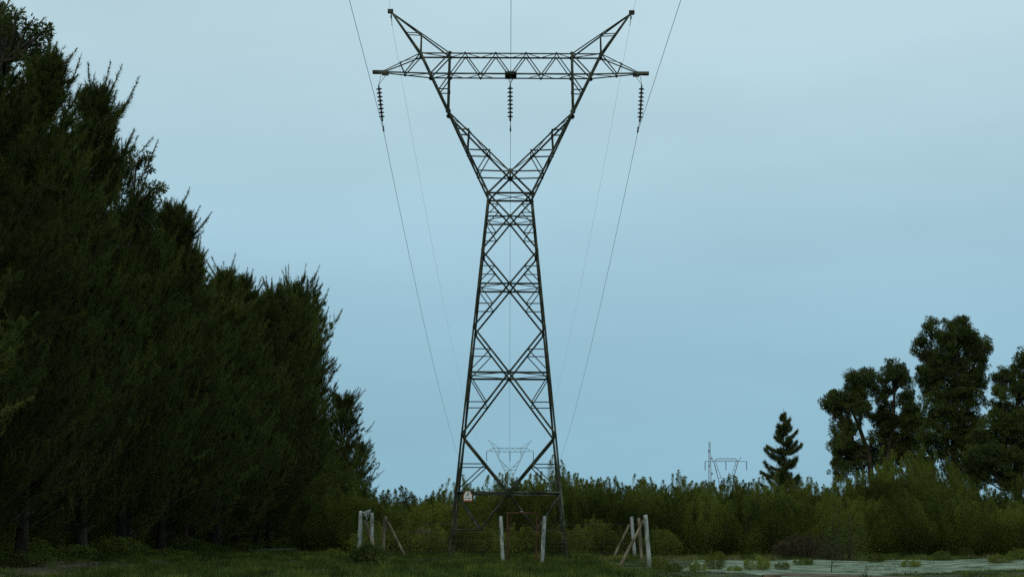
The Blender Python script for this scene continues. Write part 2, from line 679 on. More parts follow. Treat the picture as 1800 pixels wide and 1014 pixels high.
for sx in (-1, 1):
    for sy in (-1, 1):
        for k, s in (('K', .42), ('OT', .34), ('OB', .34), ('IT', .30), ('IB', .28), ('O1', .17), ('O2', .17), ('O3', .17), ('O4', .18), ('I2', .15), ('I3', .15), ('T', .34), ('AM', .2)):
            p = hp(k, sx, sy)
            gusset(p + [0, sy * .03, 0], s * .72)
        for k in ('Fj', 'Gj', 'C'):
            p = body_pt(k, sx, sy)
            gusset(p + [-sx * .05, sy * .035, 0], .19)
for sy in (-1, 1):
    gusset(hp('CX', 1, sy) + [0, sy * .04, 0], .30)
    for k, s in (('G', .2), ('E', .22), ('D', .26), ('B', .3)):
        gusset(np.array([0, sy * (BT[k][0] + .04), BT[k][1]]), s)
    for sx in (-1, 1):
        for k in ('B1', 'U0', 'U1'):
            gusset(hp(k, sx, sy) + [0, sy * .03, 0], .13)
# arm tips, peak tips, centre hanger beam, concrete footings
for sx in (-1, 1):
    b = MB()
    x0, x1 = HEAD['AT'][0] - .35, HEAD['AE'][0]
    b.box((sx * (x0 + x1) / 2, 0, HEAD['AT'][2] + .01), (x1 - x0, .30, .16))
    b.obj('arm_tip_plate', M['steel'], pyl)
    b = MB()
    b.box((sx * (x0 + .12), 0, HEAD['AT'][2] - .11), (.36, .2, .10))
    b.obj('arm_tip_plate', M['steel'], pyl)
    b = MB()
    pk = HEAD['PK']
    b.box((sx * (pk[0] + .02), 0, pk[2] + .03), (.30, .24, .20))
    b.obj('peak_cap', M['steel'], pyl)
b = MB()
b.box((0, 0, HEAD['IB'][2] + .06), (.64, 2 * HEAD['IB'][1] + .1, .16))
for k in range(5):
    b.box((-.28 + .14 * k, -HEAD['IB'][1] - .08, HEAD['IB'][2] + .07), (.05, .06, .26))
b.obj('hanger_beam', M['steel'], pyl)
for sx in (-1, 1):
    for sy in (-1, 1):
        p = body_pt('A', sx, sy)
        b = MB()
        b.lathe([(.0, -.4), (.30, -.4), (.27, -.03), (.22, .02), (0, .03)], (p[0], p[1], float(ground_z(p[0] + XC, p[1] + YC)) + .02), 10)
        b.obj('footing', M['wood'], pyl)

# warning sign
sg0 = at(822.3, 872, YC - BT['B'][0] - .12)
sgn = thing('warning_sign', sg0, 'small white danger sign with red edge and dark lightning bolt on the lower pylon beam', 'sign')


def poly_plate(name, pts, y0, y1, m, parent):
    n = len(pts)
    V = [(x, y0, z) for x, z in pts] + [(x, y1, z) for x, z in pts]
    Fs = [tuple(range(n)), tuple(range(2 * n - 1, n - 1, -1))] + [(k, n + k, n + (k + 1) % n, (k + 1) % n) for k in range(n)]
    return link(name, mesh_vf(name, V, Fs), m, parent)


poly_plate('plate', [(-.225, -.25), (.225, -.25), (.225, .08), (.13, .255), (-.13, .255), (-.225, .08)], -.004, .004, M['white'], sgn)
for pts in ([(-.225, -.25), (.225, -.25), (.225, -.19), (-.225, -.19)], [(-.225, -.19), (-.20, -.19), (-.20, .08), (-.225, .08)], [(.205, -.19), (.225, -.19), (.225, .08), (.205, .08)],
            [(-.225, .08), (-.20, .08), (-.115, .235), (-.13, .255)], [(.20, .08), (.225, .08), (.13, .255), (.115, .235)]):
    poly_plate('red_edge', pts, -.008, -.0045, M['red'], sgn)
poly_plate('lightning_bolt', [(.05, .22), (-.06, .06), (-.01, .07), (-.09, -.07), (.045, .085), (-.005, .08), (.10, .20)], -.009, -.0047, M['black'], sgn)
poly_plate('warning_line', [(-.17, -.115), (-.03, -.115), (-.03, -.085), (-.17, -.085)], -.008, -.0047, M['black'], sgn)
poly_plate('warning_line', [(.0, -.115), (.16, -.115), (.16, -.085), (.0, -.085)], -.008, -.0047, M['black'], sgn)

# ------------------------------------------------------------------ insulator strings


def insulator(top, bot, clamp, label):
    """top: end of the hanger rods, bot: under last disc, clamp: conductor clamp"""
    top, bot, clamp = map(lambda a: np.array(a, float), (top, bot, clamp))
    t = thing('insulator_string', clamp, label, 'insulator', 'insulator strings under the crossarm')
    d = bot - top
    Ls = np.linalg.norm(d)
    z = -d / Ls
    x = np.cross((0, 1, 0), z)
    x /= np.linalg.norm(x)
    y = np.cross(z, x)
    Rm = np.stack([x, y, z], 1)
    o = clamp
    n = 8
    dm = MB()
    dm.lathe([(.0, .085), (.05, .08), (.06, .035), (.10, .015), (.160, -.018), (.160, -.036), (.10, -.042), (.06, -.055), (.045, -.085), (0, -.09)], (0, 0, 0), 14)
    me = dm.mesh('disc', True)
    me.materials.append(M['glass_disc'])
    sp = Ls / (n + .4)
    for k in range(n):
        ob = bpy.data.objects.new('disc', me)
        COL.objects.link(ob)
        ob.parent = t
        c = top + d * ((k + .9) * sp / Ls) - o
        ob.matrix_local = Matrix.Translation(Vector(c)) @ Matrix(Rm.tolist()).to_4x4()
    b = MB()
    b.tube([top - o, bot - o], .04, 8)
    b.obj('core_rod', M['steel'], t)
    b = MB()
    b.tube([bot - o, bot + (clamp - bot) * .25 - o], .055, 8)
    b.tube([bot + (clamp - bot) * .25 - o, clamp - o], .016, 6)
    b.obj('link_rod', M['steel'], t)
    b = MB()
    b.tube([(0, -.28, -.02), (0, -.12, .03), (0, .12, .03), (0, .28, -.02)], [.03, .05, .05, .03], 8)
    b.box((0, 0, .10), (.06, .10, .26))
    b.obj('clamp', M['steel'], t)
    return t


arm_z = HEAD['AT'][2] - .16
ins = {}
for key, axm, tx, bx, cx, lab in (('left', -1, (665.6, 150), (671.5, 208), (674, 229), 'brown disc insulator string hanging from the left arm tip, leaning inward'),
                                  ('mid', 0, (896.8, 149), (897, 208), (897.3, 229), 'straight disc insulator string hanging from the centre of the crossarm'),
                                  ('right', 1, (1128, 150), (1125.3, 209), (1121.3, 231), 'disc insulator string hanging from the right arm tip')):
    tp, bt, cl = at(*tx, YC), at(*bx, YC), at(*cx, YC)
    ins[key] = cl
    t = insulator(tp, bt, cl, lab)
    b = MB()
    xh = XC + axm * (HEAD['AT'][0] + (-.12 if axm else 0))
    zz = arm_z if axm else HEAD['IB'][2] - .05
    sp = .13
    for s in (-1, 1):
        b.tube([np.array([xh + s * sp, YC, zz]) - cl, tp - cl], .014, 5)
    if axm == 0:
        for s in (-1, 1):
            b.tube([np.array([xh + s * sp, YC + .3, zz]) - cl, tp - cl], .012, 5)
    b.obj('hanger_rod', M['steel'], t)

# ------------------------------------------------------------------ distant pylons
def joined_pylon(name, loc, label, m, wmul, members, scale=1.0, rz=0, group=None):
    t = thing(name, loc, label, 'pylon', group, rz)
    b = MB()
    for kind, p, q, wd, ref in members:
        if kind in ('cross_strut', 'gusset_plate'):
            continue
        b.tube([p * scale, q * scale], max(wd, .06) * wmul * .5, 4, False)
    b.obj('steelwork', m, t)
    return t


YF = 533.0
pf = at(896.5, 787, YF)
zoff = pf[2] - HEAD['IT'][2]
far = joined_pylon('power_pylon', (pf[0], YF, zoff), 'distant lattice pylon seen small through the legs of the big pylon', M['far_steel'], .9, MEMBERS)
arm_far = {}
for sx, lab in ((-1, 'left'), (0, 'mid'), (1, 'right')):
    b = MB()
    x = sx * HEAD['AT'][0]
    z1 = HEAD['AT'][2] - .1
    b.tube([(x, 0, z1), (x, 0, z1 - 2.9)], .10, 6)
    b.obj('insulator', M['glass_disc'], far)
    arm_far[lab] = np.array([pf[0] + x, YF, zoff + z1 - 2.9])
FAR_BASE = zoff

# third line further away: flat-topped pylon and a narrow lattice mast
Y3 = 610.0


def px3(px, py):
    p = at(px, py, Y3)
    return p


t3o = at(1276, 811, Y3)
t3 = thing('power_pylon', (t3o[0], Y3, 0), 'faint flat-topped pylon far beyond the hedge at right, beside a thin mast', 'pylon')
b = MB()


def seg3(a, c, wd=.22, dy=0):
    A, Cc = px3(*a), px3(*c)
    b.tube([A - [t3o[0], Y3 - dy, 0], Cc - [t3o[0], Y3 - dy, 0]], wd * .30, 4, False)


for dy in (-.6, .6):
    seg3((1239, 810.5), (1313, 810.5), .22, dy)
    seg3((1260, 805.5), (1291.5, 805.5), .22, dy)
    for s, f in ((-1, lambda u: 1276 - u), (1, lambda u: 1276 + u)):
        seg3((f(16), 805.5), (f(22), 810.5), .2, dy)
        seg3((f(22), 810.5), (f(27), 802.5), .16, dy)
        seg3((f(21.5), 810.5), (f(13.5), 840), .25, dy)
        seg3((f(18), 810.5), (f(13.5), 826), .16, dy)
        seg3((f(13.5), 826), (f(8), 840), .16, dy)
        seg3((f(13.5), 840), (f(9), 870), .2, dy)
        seg3((f(20), 818), (f(15.5), 818), .12, dy)
        seg3((f(18), 826), (f(13.5), 826), .12, dy)
        seg3((f(9), 870), (f(12), 935), .2, dy)
        for k in range(3):
            u0 = k * 6.5
            seg3((f(u0), 810.5), (f(u0 + 3.2), 805.5), .1, dy)
            seg3((f(u0 + 3.2), 805.5), (f(u0 + 6.5), 810.5), .1, dy)
    seg3((1262.5, 840), (1289.5, 840), .2, dy)
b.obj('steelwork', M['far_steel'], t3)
for px in (1239.5, 1276, 1312.5):
    b = MB()
    A, Cc = px3(px, 810.5), px3(px, 826)
    b.tube([A - [t3o[0], Y3, 0], Cc - [t3o[0], Y3, 0]], .13, 6)
    b.obj('insulator', M['glass_disc'], t3)

Ym = 700.0
mo = at(1247.5, 811, Ym)
mast = thing('lattice_mast', (mo[0], Ym, 0), 'faint slender lattice mast rising behind the far hedge left of the flat-topped pylon', 'mast')
b = MB()
zt = at(1247.5, 776, Ym)[2]
lv = np.linspace(0, zt, 15)
for i in range(14):
    h0, h1 = .95 - .05 * i, .95 - .05 * (i + 1)
    for sx in (-1, 1):
        for sy in (-1, 1):
            b.tube([(sx * h0, sy * h0, lv[i]), (sx * h1, sy * h1, lv[i + 1])], .05, 4, False)
    for sx in (-1, 1):
        for s2 in (-1, 1):
            b.tube([(sx * h0, s2 * h0, lv[i]), (-sx * h1, s2 * h1, lv[i + 1])], .03, 4, False)
            b.tube([(s2 * h0, sx * h0, lv[i]), (s2 * h1, -sx * h1, lv[i + 1])], .05, 4, False)
    b.box((0, 0, lv[i + 1]), (2 * h1 + .2, .1, .12))
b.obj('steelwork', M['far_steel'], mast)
for k in range(4):
    b = MB()
    b.box((.9 - .6 * (k % 2) * 2, 0, zt * (.66 + .08 * k)), (.5, .5, 1.0))
    b.obj('antenna', M['far_steel'], mast)

# ------------------------------------------------------------------ wires


def wire(name, att, toward, farp, sag, rad, label, cat='power line'):
    att, farp = np.array(att), np.array(farp)
    b = MB()
    pts = []
    # span behind the camera: the wire passes overhead, then settles into its own sag
    d = toward - att
    for k in range(24, 0, -1):
        u = k / 24 * 7.5
        q = att + d * u
        q[2] -= .10 * max(0, u - 1.2) ** 2
        pts.append(q)
    n = 70
    for k in range(n + 1):
        t = k / n
        q = att * (1 - t) + farp * t
        q = q - np.array([0, 0, 4 * sag * t * (1 - t)])
        pts.append(q)
    b.tube(pts, rad, 5, False)
    o = b.mesh(name, True)
    ob = link(name, o, M['wire'])
    ob.location = (0, 0, 0)
    return tag(ob, label, cat, 'wires strung on the pylon')


wire('power_line', ins['left'] - [0, 0, .02], at(614, 0, 72), arm_far['left'], 13, .012, 'left conductor wire clamped under the left insulator string')
wire('power_line', ins['mid'] - [0, 0, .02], at(898.2, 0, 72), arm_far['mid'], 13, .012, 'middle conductor wire clamped under the central insulator string')
wire('power_line', ins['right'] - [0, 0, .02], at(1197, 0, 72), arm_far['right'], 13, .012, 'right conductor wire clamped under the right insulator string')
for sx, px, tpx, lab in ((-1, 689, 683.5, 'thin earth wire running from the left peak of the pylon'), (1, 1107.5, 1118, 'thin earth wire running from the right peak of the pylon')):
    a = at(px, 44, YC)
    f_ = np.array([pf[0] + sx * HEAD['PK'][0], YF, FAR_BASE + HEAD['PK'][2] - .4])
    wire('earth_wire', a, at(tpx, 0, YC - 4.2), f_, 9.2, .0055, lab, 'earth wire')
    b = MB()
    pk = np.array([XC + sx * (HEAD['PK'][0] - .02), YC, HEAD['PK'][2] - .05])
    b.tube([pk, (pk + a) / 2 + [0, 0, .12], a], [.03, .02, .012], 5)
    b.tube([pk + (a - pk) * .15, pk + (a - pk) * .45 + [sx * .04, 0, 0]], .035, 6)
    b.tube([a + [0, -.1, 0], a + [0, .1, 0]], .022, 6)
    tag(b.obj('earth_wire_clamp', M['steel']), ('left' if sx < 0 else 'right') + ' hanging clamp holding the earth wire below the pylon peak', 'clamp')

# ------------------------------------------------------------------ fence posts, gate frame
fence = thing('wire_fence', (XC, 91, 0), 'post and wire fence with leaning pale posts around the foot of the pylon', 'fence')
fo = np.array([XC, 91, 0])


def post(top, base, r, m, label=None, n=12, parent=fence, name='post', o=fo):
    top, base = np.array(top, float), np.array(base, float)
    b = MB()
    pr = np.random.default_rng(int(abs(top[0]) * 100))
    k = 8
    pts = [base + (top - base) * i / k + np.append(pr.normal(0, .003, 2), 0) for i in range(k + 1)]
    u = (top - base) / np.linalg.norm(top - base)
    pts += [top + u * .03, top + u * .045]
    rr = [r * (1.05 - .06 * i / k) * (1 + pr.normal(0, .02)) for i in range(k + 1)] + [r * .82, r * .35]
    b.tube([p - o for p in pts], rr, n)
    ob = b.obj(name, m, parent, True)
    if label:
        ob['label'] = label
    return ob


def base_of(px, Y, dz=-.25, top=None):
    x = at(px, 985, Y)[0]
    return np.array([x, Y, float(ground_z(x, Y)) + dz])


YG = 85.0
tops = {}


def add_post(key, tpx, tpy, bpx, Y, r, m, label=None, bY=None):
    tp = at(tpx, tpy, Y)
    post(tp, base_of(bpx, bY or Y), r, m, label)
    tops[key] = (tp, base_of(bpx, bY or Y, 0))


add_post('p1', 634.5, 899, 630, 82, .10, M['concrete'], 'thick pale corner post on the left')
add_post('p2', 654, 902, 653.5, 92, .095, M['concrete'], 'pale post behind the left corner post')
add_post('p3', 677.5, 908, 671.5, 100, .11, M['wood'], 'brown post at the back left corner')
add_post('g1', 880, 908, 884.5, YG, .085, M['concrete'], 'pale post left of the gate frame')
add_post('g2', 957, 908, 952.5, YG, .092, M['concrete'], 'pale post right of the gate frame')
add_post('p4', 1134.5, 906, 1142.5, 82, .10, M['concrete'], 'thick pale corner post on the right leaning left')
add_post('p5', 1123, 911, 1128.5, 92, .085, M['wood'], 'thin post behind the right corner post')
add_post('p6', 1110, 909, 1116.5, 100, .10, M['concrete'], 'pale post at the back right corner')
for (tx, ty, bx, by, Y) in ((641, 915, 673, 982, 82.2), (682, 917, 716, 985, 100.2), (1131, 915, 1086, 1001, 82.2), (1106, 922, 1076, 984, 100.2)):
    bb = base_of(bx, Y - .3, -.15)
    post(at(tx, ty, Y), bb, .072, M['wood'], n=10, name='brace_post')
# broken cross piece on the left corner post
b = MB()
a_, c_ = at(640, 901, 81.8), at(650.5, 896.5, 84)
b.tube([a_ - fo, c_ - fo], [.06, .05], 8)
b.tube([at(641, 905, 81.8) - fo, at(650, 899, 84) - fo], [.045, .04], 8)
b.tube([at(649.5, 897, 83.8) - fo, at(647, 910, 83.8) - fo], [.05, .03], 7)
b.tube([at(643, 905, 82) - fo, at(645, 914, 82) - fo], [.05, .025], 7)
b.obj('broken_rail', M['concrete'], fence, True)
# strands
order = ['g1', 'p1', 'p2', 'p3', 'p6', 'p5', 'p4', 'g2']
for a, c in zip(order, order[1:]):
    for f in (.12, .30, .48, .66, .84):
        (ta, ba), (tb, bb) = tops[a], tops[c]
        A, B = ba + (ta - ba) * f, bb + (tb - bb) * f
        A = A + (B - A) / np.linalg.norm(B - A) * .02
        pts = [A + (B - A) * k / 8 - np.array([0, 0, .05 * 4 * (k / 8) * (1 - k / 8)]) - fo for k in range(9)]
        b = MB()
        b.tube(pts, .002, 4, False)
        b.obj('wire_strand', M['wire'], fence)

gate = thing('gate_frame', base_of(917, 86, 0), 'rusty upright frame of an open gate between two pale posts', 'gate')
go = np.array(gate.location)
gl, gr_ = at(893, 901, 86), at(942.5, 901, 86)


def bar(name, p, q, wd, dp, m, parent, o):
    b = MB()
    p, q = np.array(p) - o, np.array(q) - o
    d = q - p
    L_ = np.linalg.norm(d)
    c = (p + q) / 2
    if abs(d[2]) > abs(d[0]):
        x = np.array([1, 0, 0])
        z = d / L_
        y = np.cross(z, x)
        b.box(c, (wd, dp, L_), np.stack([x, y, z], 1))
    else:
        b.box(c, (L_, dp, wd))
    return b.obj(name, m, parent)


for px0, px1 in ((892.5, 891), (943.5, 942)):
    tp = at(px0, 901, 86)
    bar('jamb', base_of(px1, 86, -.1), tp, .085, .05, M['rust'], gate, go)
for px0, px1 in ((898, 895), (949.5, 948)):
    tp = at(px0, 903, 86.12)
    bar('gate_stile', base_of(px1, 86.12, .02), tp, .035, .035, M['rust'], gate, go)
bar('top_rail', at(889.5, 900.5, 86), at(946, 901, 86), .07, .05, M['rust'], gate, go)
b = MB()
b.box(at(916, 898.5, 86) - go, (.10, .05, .04))
b.obj('latch_plate', M['concrete'], gate)

# ------------------------------------------------------------------ foliage machinery


def unit(v):
    return v / (np.linalg.norm(v, axis=-1, keepdims=True) + 1e-9)


def strips(r, base, dirv, length, width):
    """one thin triangle per leaf or needle"""
    s = unit(np.cross(dirv, unit(r.normal(size=dirv.shape))))
    a = base - s * width[:, None] * .5
    b_ = base + s * width[:, None] * .5
    c = base + dirv * length[:, None]
    return np.stack([a, b_, c], 1)


def kites(r, base, dirv, length, width):
    """one four-cornered leaf each, as quads"""
    s = unit(np.cross(dirv, unit(r.normal(size=dirv.shape))))
    m_ = base + dirv * (length * .45)[:, None]
    return np.stack([base, m_ - s * width[:, None] * .5, base + dirv * length[:, None], m_ + s * width[:, None] * .5], 1)


def casuarina(seed, H=21.2, R=5.2, nb=330, low=.04, blunt=0):
    """feathery tree with upswept plumes; returns crown mesh, trunk mesh"""
    r = np.random.default_rng(seed)
    u = r.random(nb)
    z0 = H * (low + (.965 - low) * u ** .95)
    z0[:6] = H * np.array([.97, .95, .93, .92, .90, .88])
    az = r.random(nb) * 2 * np.pi
    t_top = H - z0
    rad = np.minimum(R, .29 * t_top + .3) * r.uniform(.45, 1.12, nb)
    if blunt:
        rad = np.minimum(R, blunt * np.sqrt(np.maximum(t_top, .1))) * (1 + .22 * np.sin(z0 * 1.1 + 2 * az)) * r.uniform(.5, 1.1, nb)
    out_ = np.stack([np.cos(az), np.sin(az), np.zeros(nb)], 1)
    rise = rad * r.uniform(.55, 1.15, nb) + .35
    T = []
    mb = MB()
    hz = lambda z: .035 * np.sin(z * .5 + seed)[..., None] * np.array([1, .6, 0]) * 2
    npt = 16
    st = np.linspace(.16, 1.0, npt)
    # twig starts along each branch
    P0 = np.stack([np.zeros(nb), np.zeros(nb), z0], 1)
    tw_pos = P0[:, None] + out_[:, None] * (rad[:, None] * st ** .9)[..., None] + np.array([0, 0, 1.0]) * (rise[:, None] * st ** 1.7)[..., None]
    bd = unit(out_[:, None] * rad[:, None, None] + np.array([0, 0, 1.0]) * (rise[:, None] * 1.7 * st ** .7)[..., None])
    td = unit(bd * .7 + r.normal(0, .42, (nb, npt, 3)) + np.array([0, 0, .55]))
    tl = r.uniform(.7, 1.35, (nb, npt)) * (1.1 - .3 * st)
    nn = 30
    s = r.uniform(0, 1, (nb, npt, nn))
    bpos = tw_pos[:, :, None] + td[:, :, None] * (tl[..., None] * s)[..., None]
    nd = unit(td[:, :, None] * .85 + r.normal(0, .36, (nb, npt, nn, 3)))
    bpos = bpos.reshape(-1, 3)
    nd = nd.reshape(-1, 3)
    ln = r.uniform(.20, .42, len(bpos)) * (1.1 - .4 * s.ravel())
    wd = r.uniform(.022, .042, len(bpos))
    tri = strips(r, bpos, nd, ln, wd)
    # long feathery plume at each branch end
    tip = tw_pos[:, -1]
    pd = unit(bd[:, -1] * .6 + out_ * .45 + np.array([0, 0, .28]) + r.normal(0, .28, (nb, 3)))
    pl = np.where(r.random(nb) < .42, r.uniform(.8, 1.9, nb), r.uniform(.25, .7, nb))
    nq = 190
    s2 = r.uniform(0, 1, (nb, nq))
    bp = tip[:, None] + pd[:, None] * (pl[:, None] * s2)[..., None] + np.array([0, 0, .25]) * (s2 ** 2 * pl[:, None])[..., None]
    nd3 = unit(pd[:, None] + r.normal(0, .55, (nb, nq, 3)))
    tri = np.concatenate([tri, strips(r, bp.reshape(-1, 3), nd3.reshape(-1, 3), r.uniform(.26, .55, nb * nq) * (1.15 - .75 * s2.ravel()), r.uniform(.022, .038, nb * nq))])
    # leader plume
    k = 500
    zz = r.uniform(.84, 1.0, k) * H
    base = np.stack([r.normal(0, .05, k), r.normal(0, .05, k), zz], 1)
    nd2 = unit(np.array([0, 0, 1.0]) + r.normal(0, .45, (k, 3)))
    tri = np.concatenate([tri, strips(r, base, nd2, r.uniform(.25, .5, k) * (1.3 - .5 * (zz / H - .84) / .16), r.uniform(.025, .04, k))])
    crown = mesh_np('crown', tri, 3)
    tb = MB()
    k = 9
    pts = [(.10 * math.sin(i * .9 + seed), .10 * math.cos(i * .7 + seed), -.3 + (H * .98 + .3) * i / k) for i in range(k + 1)]
    tb.tube(pts, [.28 * (1 - .93 * (i / k)) + (.10 if i == 0 else 0) for i in range(k + 1)], 9)
    for i in range(0, nb, 2):
        p = [tuple(P0[i])] + [tuple(tw_pos[i, q]) for q in (4, 9, 14)]
        tb.tube(p, [.05, .035, .022, .008], 4, False)
    trunk = tb.mesh('trunk', True)
    crown.materials.append(M['pine'])
    trunk.materials.append(M['bark'])
    return crown, trunk


def clump_tree(clumps, trunk_paths, seed, leafm, leaf=.20, dens=1.0, stray=.15, nl=80, least=6):
    """clumps: (x,y,z,r) relative to base. Leaves gather in twig-end tufts inside every clump."""
    r = np.random.default_rng(seed)
    tris = []
    for (x, y, z, rad) in clumps:
        nt_ = max(least, int(62 * rad ** 2 * dens))
        d = unit(r.normal(size=(nt_, 3)))
        rr = rad * 1.12 * r.uniform(.15, 1.0, nt_) ** .5 * (1 + stray * r.normal(size=nt_))
        c = np.array([x, y, z]) + d * rr[:, None] * np.array([1, 1, .85])
        ts = r.uniform(.16, .34, nt_)
        dl = unit(r.normal(size=(nt_, nl, 3)))
        b_ = c[:, None] + dl * (ts[:, None] * r.uniform(.1, 1, (nt_, nl)) ** .6)[..., None]
        dirs = unit(dl + d[:, None] * .5 + r.normal(0, .5, (nt_, nl, 3)) + np.array([0, 0, -.1]))
        b_, dirs = b_.reshape(-1, 3), dirs.reshape(-1, 3)
        k = len(b_)
        tris.append(kites(r, b_, dirs, r.uniform(.6, 1.2, k) * leaf, r.uniform(.3, .5, k) * leaf))
    crown = mesh_np('crown', np.concatenate(tris), 4)
    crown.materials.append(leafm)
    tb = MB()
    for pts, rr in trunk_paths:
        tb.tube(pts, rr, 8)
    # limbs to every clump from the nearest trunk point
    tp = np.array([p for pts, _ in trunk_paths for p in pts])
    for (x, y, z, rad) in clumps:
        c = np.array([x, y, z])
        dd = np.linalg.norm(tp - c, axis=1) + 1.2 * np.maximum(0, tp[:, 2] - z + 1.0)
        p = tp[np.argmin(dd)]
        mid = (p + c) / 2 + np.array([0, 0, -.12 * np.linalg.norm(c - p)]) + r.normal(0, .12, 3)
        tb.tube([p, mid, c + [0, 0, rad * .3]], [.11, .07, .02], 5, False)
        for _ in range(4):
            e = c + unit(r.normal(size=3)) * rad * .85
            tb.tube([c, e], [.035, .01], 4, False)
    trunk = tb.mesh('trunk', True)
    trunk.materials.append(M['bark'])
    return crown, trunk


def shrub(seed, H=5.8, R=2.2, ns=120, leaf=.155, lw=.024, nl=560, wild=.34, spread=1.0, leafm=None, up=1.0):
    """many-stemmed shrub, upright leafy wands"""
    r = np.random.default_rng(seed)
    az = r.random(ns) * 2 * np.pi
    rr = R * np.sqrt(r.random(ns))
    topz = H * (1 - .42 * (rr / R) ** 2.2) * (r.uniform(.72, 1.0, ns) + .15 * r.random(ns) * (r.random(ns) < .16))
    top = np.stack([np.cos(az) * rr, np.sin(az) * rr, topz], 1)
    base = np.stack([np.cos(az) * rr * .45, np.sin(az) * rr * .45, np.full(ns, -.1)], 1)
    bow = np.stack([np.cos(az), np.sin(az), np.zeros(ns)], 1) * (R * .25 * spread)
    t = 1 - r.random((ns, nl)) ** 1.5 * .97
    pos = base[:, None] * (1 - t)[..., None] + top[:, None] * t[..., None] + bow[:, None] * (4 * t * (1 - t))[..., None]
    tang = unit(top - base)[:, None]
    side = r.normal(0, .22, (ns, nl, 3)) * (1.04 - t)[..., None] ** .8 * 2.0
    pos = pos + side * np.array([1, 1, .7])
    pos = pos.reshape(-1, 3)
    dirs = unit((tang * up + r.normal(0, wild, (ns, nl, 3)) * (.75 + .8 * np.minimum(1, (1 - t) * 3))[..., None]).reshape(-1, 3))
    k = len(pos)
    f = kites(r, pos, dirs, r.uniform(.6, 1.25, k) * leaf, r.uniform(.7, 1.3, k) * lw)
    fo_ = mesh_np('foliage', f, 4)
    fo_.materials.append(leafm or M['bush'])
    tb = MB()
    for i in range(0, ns, 2):
        pts = [base[i], base[i] * .5 + top[i] * .5 + bow[i], top[i]]
        tb.tube(pts, [.035, .022, .006], 4, False)
    st = tb.mesh('stem', True)
    st.materials.append(M['bark'])
    return fo_, st


def plant(name, meshes, pnames, loc, label, cat, group=None, rz=0, scale=(1, 1, 1)):
    t = thing(name, loc, label, cat, group, rz)
    t.scale = scale
    for me, pn in zip(meshes, pnames):
        link(pn, me, None, t)
    return t


# ------------------------------------------------------------------ left row of tall feathery trees
CAS = [casuarina(11), casuarina(12, R=4.9), casuarina(13, R=5.7), casuarina(14, nb=300)]
CASB = [casuarina(15, R=2.5, nb=300, blunt=1.15), casuarina(16, R=2.9, nb=300, blunt=1.3)]
ROW_G = 'tall feathery evergreens in the dense row at left'
ROW_L = 'tall dark feathery evergreen in the dense row along the left side'
row = [  # X, Y, height, label
    (-19.6, 56, 18.6, 'nearest feathery evergreen at the left edge, its top just under the broadleaf branches'),
    (-19.4, 64, 21.9, None),
    (-19.5, 73, 22.3, 'dark feathery evergreen at left with a bare brown trunk standing on brown soil'),
    (-19.9, 84, 23.6, 'highest feathery evergreen of the left row, a thin plume reaching above the others'),
    (-19.3, 92, 19.6, None),
    (-19.5, 102, 21.1, 'feathery evergreen with a sharp single tip next to the small broadleaf twigs'),
    (-19.6, 109, 19.3, None), (-19.5, 116.5, 19.2, None),
    (-19.6, 125, 20.1, None),
    (-19.4, 134, 19.9, None), (-19.7, 143, 21.6, None),
    (-19.6, 154, 23.6, 'feathery evergreen with several upright plumes halfway down the left row'),
    (-19.7, 165, 23.8, 'rounded feathery evergreen whose ragged right side hangs over open sky'),
    (-21.2, 176, 19.5, None),
    (-19.4, 198, 16.9, 'lower feathery evergreen near the far end of the left row'),
    (-18.6, 214, 12.2, 'smallest feathery evergreen at the far right end of the left row'),
]
rr_ = np.random.default_rng(5)
for i, (x, y, h, lab) in enumerate(row):
    me = CAS[i % 4] if y < 150 else CASB[i % 2]
    s = h / 22.0
    x -= .75 if y < 112 else 0
    wide = min(1.0, max(s, .8)) * rr_.uniform(.88, 1.02)
    ORD = ['nearest', 'second', 'third', 'fourth', 'fifth', 'sixth', 'seventh', 'eighth', 'ninth', 'tenth', 'eleventh', 'twelfth', 'thirteenth', 'fourteenth', 'fifteenth', 'sixteenth']
    wide = .62 if y > 205 else .9 if y > 150 else wide
    plant('feathery_tree', me, ('crown', 'trunk'), (x, y, float(ground_z(x, y)) - .05), lab or ORD[i] + ' tall dark feathery evergreen of the left row, counted from the near end', 'tree', ROW_G, rr_.uniform(0, 6.28), (wide, wide, s))
for i, (y, h) in enumerate(((68.5, 19.6), (78.5, 21.6), (88, 20.6), (97, 18.6), (106, 18.4), (120.5, 18.2), (130, 18.6), (139, 19.2), (149, 21), (160, 22), (171, 18.5), (190, 13.5))):
    plant('feathery_tree', CAS[(i + 1) % 4], ('crown', 'trunk'), ((-22.9 if y < 112 else -21.9) + rr_.uniform(-.3, .3), y, -.05), ORD[i] + ' of the darker evergreens that fill the gaps of the left row, set slightly back', 'tree', 'darker evergreens filling the gaps of the left row', rr_.uniform(0, 6.28), (.95, .95, h / 22.0))
for i in range(12):
    y = 60 + i * 12.5 + rr_.uniform(-2, 2)
    x = -27 + rr_.uniform(-1, 1)
    s = rr_.uniform(.84, .95)
    plant('feathery_tree', CAS[(i + 2) % 4], ('crown', 'trunk'), (x, y, -.05), ORD[i] + ' feathery evergreen in the second rank behind the left row', 'tree', 'second rank of evergreens behind the left row', rr_.uniform(0, 6.28), (1.15, 1.15, s))

